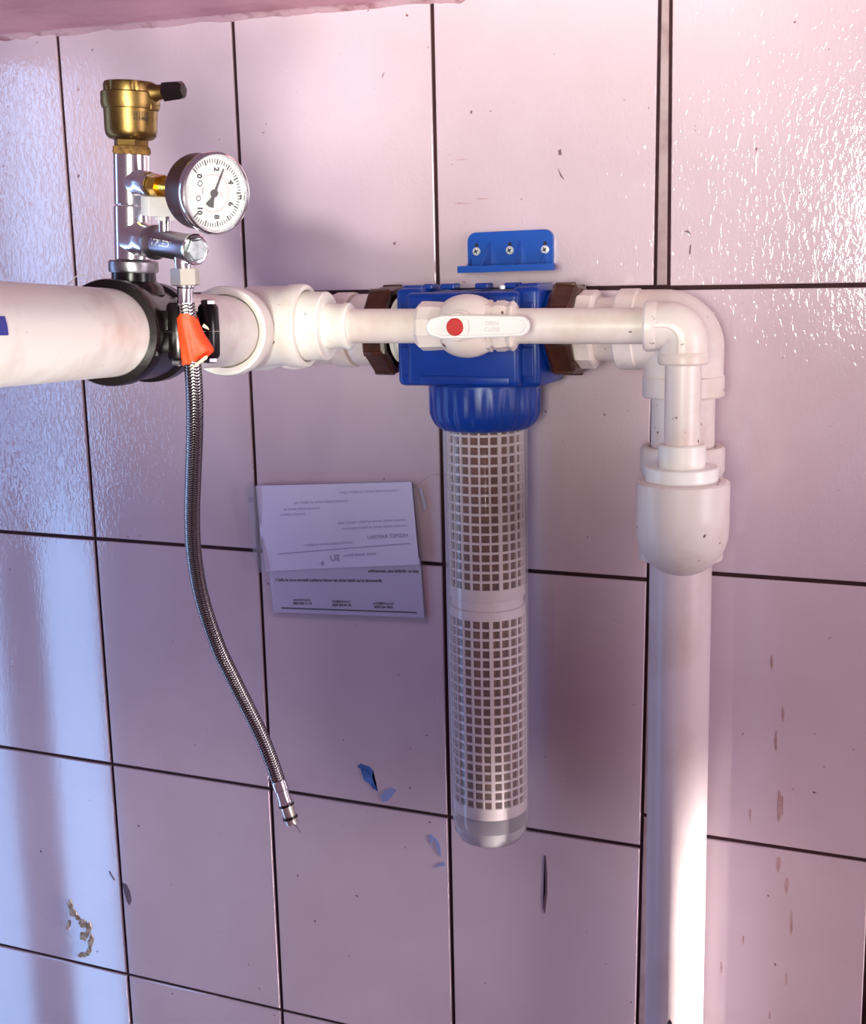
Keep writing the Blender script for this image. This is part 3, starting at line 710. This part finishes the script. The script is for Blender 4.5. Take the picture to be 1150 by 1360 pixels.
# fat elbow turning back to the wall
XR_ = 0.8005; zt = at(906, 640, -EC.y).z; zlow = at(906, 764, -EC.y).z
RE = .0432; zlow -= .006; zc_ = zlow + RE + 0.002; EDR = V((XR_ - EC.x, -0.075 - EC.y, 0)).normalized()
fe = thing('pipe_elbow', 'fat white elbow with a rounded front turning back to the wall below the reducer', 'pipe fitting', CX + V((0, 0, zlow)))
CXe = CX + V((0.0012, 0, 0))
b = B(); N = 16; Rb = .020; pts = [CXe + V((0, 0, zt))]; cn = CXe + V((0, 0, zc_ )); cc = cn + EDR * Rb + V((0, 0, Rb))
pts.append(cn + V((0, 0, Rb + .001)))
for k in range(N + 1): t = PI / 2 * k / N; pts.append(cc - EDR * Rb * math.cos(t) + V((0, 0, -Rb * math.sin(t))))
pts.append(cn + EDR * .062)
sweep(b, pts, RE, 64)
lathe(b, CXe + V((0, 0, zt - .001)), (0, 0, 1), [(0, RE), (.002, RE - .0015), (.0032, RE - .004), (.0030, .0345), (-.002, .0345)], 64)
part('bend', b, M['pvc_old'], fe)
b = B(); lathe(b, cn + EDR * .044, EDR, [(0, RE - .001), (.001, RE + .0014), (.020, RE + .0014), (.022, RE - .001)], 56); part('mouth_ring', b, M['pvc_old'], fe)

# ------------------------------------------------------------------ main line at the wall
DR = 0.075; ZR = -0.0400; XR = 0.8005; YR = -DR
rp_ = 0.0318
# hidden elbow behind the tee, seen only at its right mouth
EB = V((TCc.x - .022, YR, ZR))
be = thing('pipe_elbow', 'white elbow half hidden behind the large tee', 'pipe fitting', EB - V((0, 0, .04)))
part('bend', elbow_bm(EB, (1, 0, 0), (0, -1, 0), 0.437 - EB.x, .045, .0385, .0412, .020, .024, 48, .032), M['pvc_old'], be)
ua = thing('union_adapter', 'short white adapter left of the filter between hidden elbow and brown nut', 'pipe fitting', (0.449, YR, ZR - .039), 'union adapters')
b = B(); lathe(b, (0.4340, YR, ZR), (1, 0, 0), [(0, .030), (0, .0335), (.0055, .0335), (.0065, .0385), (.008, .0392), (.028, .0392), (.030, .037), (.036, .033)], 56); part('collar', b, M['pvc_old'], ua)

def union_nut(x0, x1, label, flip):
    t = thing('union_nut', label, 'nut', ((x0 + x1) / 2, YR, ZR - .05), 'brown union nuts')
    b = B(); L = x1 - x0; A = (x0, YR, ZR); D = (1, 0, 0)
    if flip: A = (x1, YR, ZR); D = (-1, 0, 0)
    # D points to the open mouth facing the filter
    lathe(b, A, D, [(0, .033), (0, .045), (.003, .0490), (L - .004, .0500), (L, .0480), (L, .0425), (L - .012, .0420), (L - .012, .030)], 8, PI / 8 + .1, rfun=None)
    part('nut_body', b, M['brown'], t, smooth=15)
    for k in range(8):
        b = B(); a = PI / 8 + .1 + 2 * PI * k / 8; X, Y, DD = frame(D)
        n = X * math.cos(a) + Y * math.sin(a); tt = DD.cross(n)
        box(b, V(A) + DD * L * .5 + n * .0480, (.004, .006, L * .82), (n, tt, DD), .001); part('grip_rib', b, M['brown'], t)
    return t
union_nut(.4625, .4900, 'brown octagonal union nut on the left side of the blue filter head', False)
union_nut(.6690, .6945, 'brown octagonal union nut on the right side of the blue filter head', True)
ub = thing('union_adapter', 'short white adapter right of the filter between brown nut and larger elbow', 'pipe fitting', (0.705, YR, ZR - .041), 'union adapters')
b = B(); lathe(b, (0.6830, YR, ZR), (1, 0, 0), [(0, .030), (0, .033), (.009, .033), (.011, .0390), (.013, .0402), (.027, .0402), (.029, .0392), (.0315, .036), (.0315, .030)], 10, .2); part('collar', b, M['pvc_old'], ub, smooth=25)
b = B(); rod(b, (0.709, YR, ZR), (0.745, YR, ZR), .0322, 48); solo('short_pipe', b, M['pvc_old'], 'short white pipe stub between right adapter and larger elbow', 'pipe', (0.726, YR, ZR))
ER = V((XR, YR, ZR))
re_ = thing('pipe_elbow', 'large white elbow at the upper right behind the small elbow', 'pipe fitting', ER - V((0, 0, .067)))
part('bend', elbow_bm(ER, (-1, 0, 0), (0, 0, -1), XR - .7347, .0675, .0395, .0408, .020, .0200, 56, .032), M['pvc_old'], re_)
zt1 = at(906, 592, DR).z; zt0 = at(906, 742, DR).z
b = B(); rod(b, (XR, YR, ZR - .06), (XR, YR, zt1 - .012), rp_, 48); solo('upper_down_pipe', b, M['pvc_old'], 'white vertical pipe behind the thin one, between larger elbow and wall tee', 'pipe', (XR, YR, zt1))
wt = thing('pipe_tee', 'white tee on the vertical pipe close to the wall, behind the fat elbow', 'pipe fitting', (XR, YR, zt0))
b = B(); Lt = zt1 - zt0
lathe(b, (XR, YR, zt0), (0, 0, 1), [(.004, .033), (0, .040), (.002, .0425), (.024, .0425), (.027, .0405), (Lt - .028, .0405), (Lt - .025, .0425), (Lt - .003, .0425), (Lt, .0405), (Lt, .0340), (Lt - .006, .0325)], 56); part('run_body', b, M['pvc_old'], wt)
b = B(); zb = cn.z; lathe(b, (XR, YR, zb), (EC.x - XR, EC.y - YR + .030, 0), [(0, .038), (.052, .038), (.054, .0405), (.066, .0405), (.066, .034)], 48); part('branch_body', b, M['pvc_old'], wt)
dpipe = thing('down_pipe', 'long white vertical pipe running down to the bottom edge of the photo', 'pipe', (XR, YR, -1.95))
b = B(); rod(b, (XR, YR, -1.95), (XR, YR, zt0 + .012), rp_, 64); part('pipe_body', b, M['pvc_shaded'], dpipe)
tip = at(894, 1354, DR + rp_); b = B()
def on_pipe(x, z):
    a = (x - XR) / rp_; va = math.atan2(CAM_LOC.y - YR, CAM_LOC.x - XR) ; ang = va + (x)/rp_
    return V((XR + math.cos(ang) * (rp_ + .0004), YR + math.sin(ang) * (rp_ + .0004), z))
vs = [b.verts.new(on_pipe(x, z)) for x, z in ((-.004, tip.z), (-.018, tip.z - .026), (-.009, tip.z - .024), (-.009, tip.z - .05), (.001, tip.z - .05), (.001, tip.z - .024), (.010, tip.z - .026))]
b.faces.new(vs); part('printed_arrow', b, M['ink'], dpipe, 'black printed arrow near the bottom edge')

# ------------------------------------------------------------------ blue water filter
XF = 0.5868
wf = thing('water_filter', 'tall cartridge water filter with blue head and clear tube hanging in the line', 'water filter', (XF, YR, -.62))
zc1 = -.0960; zc0 = -.1440
# head
b = B()
lathe(b, (XF, YR, zc1), (0, 0, 1), [(0, .050), (0, .0585), (.003, .0600), (.090, .0590), (.096, .055), (.098, .02), (.098, 0)], 64)
box(b, (.5855, YR - .012, -.0470), (.124, .100, .096), None, .006, 3)
box(b, (.5880, YR - .0125, -.0885), (.098, .102, .009), None, .002, 2)
part('head', b, M['blue'], wf)
for sgn in (-1, 1):
    b = B(); xc = .5855 + sgn * .0640
    box(b, (xc, YR - .004, -.0455), (.030, .088, .102), None, .006, 3)
    lathe(b, (xc, YR, ZR), (sgn, 0, 0), [(.012, .040), (.0165, .040), (.0175, .038), (.0175, .030)], 40)
    box(b, (xc, YR - .049, -.0250), (.018, .004, .030), None, .001, 1); box(b, (xc, YR - .049, -.070), (.018, .004, .030), None, .001, 1)
    box(b, (xc, YR - .012, .0050), (.022, .050, .006), None, .0015, 1)
    part('port_block', b, M['blue'], wf)
    b = B(); lathe(b, (xc, YR, ZR), (sgn, 0, 0), [(.014, .028), (.014, .0310), (.024, .0310), (.026, .036), (.030, .036), (.030, .028)], 40); part('port_nipple', b, M['pvc'], wf, 'white plastic nipple in the port')
b = B()
for x, w_ in ((-.052, .010), (-.030, .016), (.008, .014), (.040, .014)):
    b = B(); box(b, (XF + x, YR - .018, .0060), (w_, .020, .0060), None, .0015, 1); part('top_lug', b, M['blue'], wf)
b = B(); lathe(b, (XF + .036, YR - .040, .003), (0, 0, 1), [(0, .0032), (.0030, .0032), (.0038, .0024)], 16); part('vent_screw', b, M['screw'], wf, 'tiny white screw on top of the head')
# ring nut
b = B()
def grip(a, s, r): return r * (1.0 if math.sin(a * 20) > -0.15 else (0.972 if .006 < s < .046 else 1.0))
prof = [(0, .0595)] + [(.003, .0600), (.020, .0600), (.030, .0600), (.037, .0578), (.043, .0545), (.047, .0505), (.049, .0468), (.049, .044)]
lathe(b, (XF, YR, zc1), (0, 0, -1), prof, 160, rfun=grip); part('ring_nut', b, M['blue'], wf, 'ribbed blue ring nut', smooth=40)
# clear tube, a double-walled shell
b = B(); zb_ = -.6225
prof = [(-.12, .0462), (-.30, .0453), (-.50, .0444), (-.590, .0438), (-.606, .0412), (-.615, .0360), (-.620, .0270), (-.6225, .012), (-.6225, 0)]
lathe(b, (XF, YR, 0), (0, 0, 1), prof, 72)
b.faces.ensure_lookup_table()
for f in [f for f in b.faces if len(f.verts) > 4]: b.faces.remove(f)
part('clear_tube', b, M['tube'], wf, 'clear plastic filter tube', smooth=60)
b = B(); lathe(b, (XF, YR, 0), (0, 0, 1), [(-.5985, .0405), (-.6060, .0400), (-.6142, .0350), (-.6192, .0262), (-.6215, .0115), (-.6217, 0)], 56)
part('tube_base', b, M['base'], wf, 'thick cloudy base of the clear tube', smooth=60)

def cartridge(z1, z0, label, rows, rib0):
    t = thing('filter_cartridge', label, 'filter cartridge', (XF, YR, z0), 'stacked filter cartridges')
    rc = .0419; ncol = 24; b = B(); hb = .0135; ht_ = .0125
    zA, zB = z0 + hb, z1 - ht_
    pitch = (zB - zA) / rows
    for i in range(rows + 1):
        z = zA + pitch * i
        lathe(b, (XF, YR, z - .0013), (0, 0, 1), [(0, rc - .0022), (0, rc), (.0026, rc), (.0026, rc - .0022), (0, rc - .0022)], 48)
    b.faces.ensure_lookup_table()
    for f in [f for f in b.faces if len(f.verts) > 4]: b.faces.remove(f)
    for k in range(ncol):
        a = rib0 + 2 * PI * k / ncol; wide = k % 6 == 0
        n = V((math.cos(a), math.sin(a), 0)); tt = V((-n.y, n.x, 0))
        box(b, V((XF, YR, (zA + zB) / 2)) + n * (rc - (.0009 if not wide else .0006)), (.0022, .0042 if wide else .0022, zB - zA), (n, tt, V((0, 0, 1))))
    part('cage', b, M['cage'], t, 'white plastic lattice cage', smooth=30)
    b = B(); lathe(b, (XF, YR, zA - .002), (0, 0, 1), [(0, rc - .0055), (zB - zA + .004, rc - .0055)], 48); part('filter_core', b, M['core'], t, 'brown filter mesh inside the cage')
    b = B(); lathe(b, (XF, YR, z0), (0, 0, 1), [(0, rc - .004), (.001, rc - .0006), (.0025, rc), (hb - .001, rc), (hb, rc - .003)], 56); part('end_cap', b, M['cage'], t)
    b = B(); lathe(b, (XF, YR, z1 - ht_), (0, 0, 1), [(0, rc - .003), (.001, rc), (ht_ - .004, rc), (ht_ - .003, rc - .003), (ht_, rc - .003)], 56); part('end_cap', b, M['cage'], t)
va = math.atan2(CAM_LOC.y - YR, CAM_LOC.x - XF)
zmid = at(647, 806, .11).z
cartridge(-.1050, zmid + .004, 'white lattice filter cartridge in the upper half of the clear tube', 19, va + 0.36)
cartridge(zmid - .002, at(652, 1090, .11).z, 'white lattice filter cartridge in the lower half of the clear tube', 20, va + 0.08)
b = B(); lathe(b, (XF, YR, zmid - .004), (0, 0, 1), [(0, .036), (0, .0398), (.010, .0398), (.010, .036)], 48); solo('joining_ring', b, M['cage'], 'plain white ring joining the two stacked filter cartridges', 'ring', (XF, YR, zmid - .004))

# ------------------------------------------------------------------ blue wall bracket
br = thing('wall_bracket', 'blue plastic wall bracket with three screws above the filter', 'bracket', (.60, 0, .02))
b = B(); z_t, z_b = .0640, .0240; xl, xr = .5435, .6425
out = [(xl, z_b), (xr, z_b)]
for k in range(7): a = PI / 2 * k / 6; out.append((xr - .010 + .010 * math.cos(a), z_t - .010 + .010 * math.sin(a)))
for k in range(7): a = PI / 2 + PI / 2 * k / 6; out.append((xl + .010 + .010 * math.cos(a), z_t - .011 + .010 * math.sin(a)))
prism(b, [(x, -.0002, z) for x, z in out], (0, -.0055, 0)); part('back_plate', b, M['blue_light'], br)
b = B(); prism(b, [(xl, -.0002, .0275), (xr, -.0002, .0275), (.6600, -.055, .0275), (.6585, -.060, .0275), (.5525, -.060, .0265), (.5500, -.055, .0265)], (0, 0, -.0070)); part('shelf', b, M['blue_light'], br)
for x, hgt, dep in ((.5475, .008, .020), (.5700, .026, .034), (.6050, .027, .034), (.6330, .014, .026)):
    b = B(); prism(b, [(x - .0011, -.004, .026), (x - .0011, -dep, .026), (x - .0011, -dep * .8, .026 + hgt * .25), (x - .0011, -.0054, .026 + hgt)], (.0022, 0, 0)); part('gusset', b, M['blue_light'], br, smooth=0)
for px, py in ((632, 334), (676.2, 332.5), (723, 331.5)):
    c = at(px, py, .008); c.y = -.0056
    b = B(); lathe(b, c, (0, -1, 0), [(0, .0046), (.0012, .0046), (.0024, .0034), (.0027, 0)], 24)
    sc_ = part('screw', b, M['screw'], br, 'white cross-head screw')
    b = B()
    for a in (0.5, 0.5 + PI / 2): box(b, c + V((0, -.00265, 0)), (.0048, .0005, .0013), (V((math.cos(a), 0, math.sin(a))), V((0, 1, 0)), V((-math.sin(a), 0, math.cos(a)))))
    part('cross_slot', b, M['ink'], sc_, smooth=0)
    b = B(); lathe(b, c + V((0, .0002, .0068)), (0, -1, 0), [(0, .0022), (.0004, .0022)], 12); part('slot_hole', b, M['ink'], br)

# ------------------------------------------------------------------ papers in a clear sleeve
def quad_sheet(bm, TL, TR, BR_, BL_, nu=10, nv=10, bulge=None, th=0.0003):
    g = []
    for j in range(nv + 1):
        row = []
        for i in range(nu + 1):
            u, v = i / nu, j / nv
            p = TL * (1 - u) * (1 - v) + TR * u * (1 - v) + BR_ * u * v + BL_ * (1 - u) * v
            if bulge: p = p + V((0, -bulge(u, v), 0))
            row.append(bm.verts.new(p))
        g.append(row)
    for j in range(nv):
        for i in range(nu): bm.faces.new((g[j][i], g[j][i + 1], g[j + 1][i + 1], g[j + 1][i]))
    bm.normal_update()
    if th: bmesh.ops.solidify(bm, geom=bm.faces[:], thickness=th)
    return bm
def bil(TL, TR, BR_, BL_, u, v): return TL * (1 - u) * (1 - v) + TR * u * (1 - v) + BR_ * u * v + BL_ * (1 - u) * v
lo = [at(356, 741, .0035), at(558, 741, .0035), at(563.5, 820.5, .0035), at(364, 813, .0035)]
ls = thing('printed_sheet', 'lower white printed sheet with a black footer line, in the sleeve', 'paper', lo[3])
b = B(); quad_sheet(b, *lo, nu=8, nv=6); part('page', b, M['paper'], ls)
def lo_fn(u0, v0, su=1.0):
    UU = (lo[1] - lo[0]); VV = (lo[0] - lo[3]).normalized(); un = UU.normalized()
    return lambda u, v: bil(*lo, u0, v0) + un * u * su + (bil(*lo, .5, 0) - bil(*lo, .5, 1)).normalized() * v + V((0, -.0007, 0))
b = B()
text_bm(b, 'edilmemesi, size bildirilir ve kisa', .0052, lo_fn(.985, .22, 1.0), bold=.035, align='RIGHT')
text_bm(b, '1 hafta ile once otomatik yenileme hizmet tek adresi klasik servis danismanlik', .0051, lo_fn(.035, .40, .93), bold=.035, align='LEFT')
for u0, v0, s1, s2 in ((.205, .785, 'www.bilgi.com.tr', '0850 850 11 10'), (.470, .795, 'bilgi@bilgi.com.tr', '0850 850 81 95'), (.745, .805, 'servis@bilgi.com.tr', '0850 204 0850')):
    text_bm(b, s1, .0042, lo_fn(u0, v0 - .03, .86), bold=.03); text_bm(b, s2, .0044, lo_fn(u0, v0 + .035, .95), bold=.04)
p_, q_ = bil(*lo, .055, .915), bil(*lo, .955, .915); o_ = V((0, -.0007, 0)); hh_ = V((0, 0, .0009))
b.faces.new([b.verts.new(x) for x in (p_ + o_ - hh_, q_ + o_ - hh_, q_ + o_ + hh_, p_ + o_ + hh_)])
part('print', b, M['ink'], ls, 'black printed lines', smooth=0)

upq = [at(340, 645, .010), at(545.5, 640, .012), at(558, 749, .008), at(353, 759, .0075)]
us = thing('folded_sheet', 'upper white sheet folded over with mirrored faint print showing through', 'paper', upq[3])
bul = lambda u, v: .004 * math.sin(PI * u) * math.sin(PI * v) + .0022 * math.sin(5 * u + 3 * v)
b = B(); quad_sheet(b, *upq, nu=16, nv=12, bulge=bul); part('front_flap', b, M['paper'], us)
b = B(); quad_sheet(b, upq[0], upq[1], at(545, 641, .001), at(341, 646, .001), nu=12, nv=3, th=0.0003); part('folded_edge', b, M['paper'], us)
def up_fn(u0, v0, su=-1.0):
    un = (upq[1] - upq[0]); Lx = un.length; vv = (bil(*upq, .5, 1) - bil(*upq, .5, 0)); Ly = vv.length
    def f(u, v):
        uu = u0 + su * u / Lx; v2 = v0 - v / Ly - .10 * (uu - .5) * 0.25 * 2 * (v0)
        return bil(*upq, uu, v2) + V((0, -bul(uu, v2) - .0010, 0))
    return f
for v0, u0, n in ((.10, .92, 18), (.20, .60, 17), (.27, .42, 12), (.33, .32, 8), (.46, .95, 24), (.53, .95, 20), (.70, .60, 16)):
    b = B(); text_bm(b, 'numune analizi servis ve bakim raporu tesis '[:n * 2], .0052, up_fn(u0, v0), align='LEFT')
    part('show_through_line', b, M['ink_faint'], us, 'faint mirrored line of print', smooth=0)
b = B(); text_bm(b, 'HIZMET RAPORU', .0070, up_fn(.95, .655), align='LEFT')
text_bm(b, 'teknik destek formu', .0055, up_fn(.74, .855), align='LEFT'); text_bm(b, 'SU', .0115, up_fn(.50, .88), align='LEFT'); text_bm(b, 'b :', .0090, up_fn(.39, .93), align='LEFT')
for (u0, v0, u1, v1) in ((.10, .80, .96, .74), (.05, .235, .96, .165)):
    pts = [(bil(*upq, u0 + (u1 - u0) * k / 10, v0 + (v1 - v0) * k / 10), u0 + (u1 - u0) * k / 10, v0 + (v1 - v0) * k / 10) for k in range(11)]
    if v0 < .5: continue
    for (a_, ua_, va_), (c_, uc_, vc_) in zip(pts, pts[1:]):
        oa, oc = V((0, -bul(ua_, va_) - .0010, 0)), V((0, -bul(uc_, vc_) - .0010, 0)); hz = V((0, 0, .0004))
        b.faces.new([b.verts.new(x) for x in (a_ + oa - hz, c_ + oc - hz, c_ + oc + hz, a_ + oa + hz)])
part('mirrored_heading', b, M['ink_violet'], us, 'darker mirrored heading and line', smooth=0)

sv = thing('document_sleeve', 'clear plastic punched document sleeve taped to the tiles left of the filter', 'sleeve', at(365, 829, .001))
b = B(); quad_sheet(b, at(352, 643, .0012), at(553, 642, .0012), at(568, 829, .0012), at(362, 820, .0012), nu=6, nv=8, th=0); part('back_film', b, M['film'], sv)
b = B(); quad_sheet(b, at(326, 646, .013), at(342, 645, .0135), at(354, 759.5, .0105), at(339.5, 760, .0105), nu=4, nv=10, bulge=lambda u, v: .0012 * math.sin(9 * v), th=0.0003)
part('punched_strip', b, M['film'], sv, 'clear punched strip'); ps = sv.children[-1]
for px, py in ((333, 664), (342, 727)):
    b = B(); lathe(b, at(px, py, .0148), (0, -1, 0), [(0, .0020), (0, .0030), (.0003, .0030), (.0003, .0020), (0, .0020)], 18)
    b.faces.ensure_lookup_table(); [b.faces.remove(f) for f in [f for f in b.faces if len(f.verts) > 4]]
    part('punched_hole', b, M['ink_violet'], ps)
b = B(); quad_sheet(b, at(357, 758, .0052), at(559, 749, .0060), at(567, 828, .0050), at(362, 819, .0050), nu=8, nv=6, bulge=lambda u, v: .0008 * math.sin(7 * u + 2), th=0); part('front_film', b, M['film'], sv)
b = B(); sweep(b, catmull([at(548, 648, .006), at(556, 643, .008), at(566, 635, .006), at(575, 630, .003), at(583, 630, .001)], 4), .0007, 8); part('tape_strand', b, M['film'], sv)
b = B(); quad_sheet(b, at(552, 646, .004), at(560, 648, .006), at(567, 676, .005), at(561, 680, .003), nu=3, nv=4, th=0.0003); part('tape_piece', b, M['film'], sv, 'curled piece of clear tape')

# loose hemp strand on the big pipe
c0 = proj
b = B(); sweep(b, catmull([at(90, 378, .60), at(97, 371, .60), at(104, 365.5, .60), at(113, 365.5, .59)], 5), .00045, 6)
solo('hemp_strand', b, M['pvc_clean'], 'thin pale fibre strand sticking up from the thick white pipe', 'fibre', at(90, 378, .60))
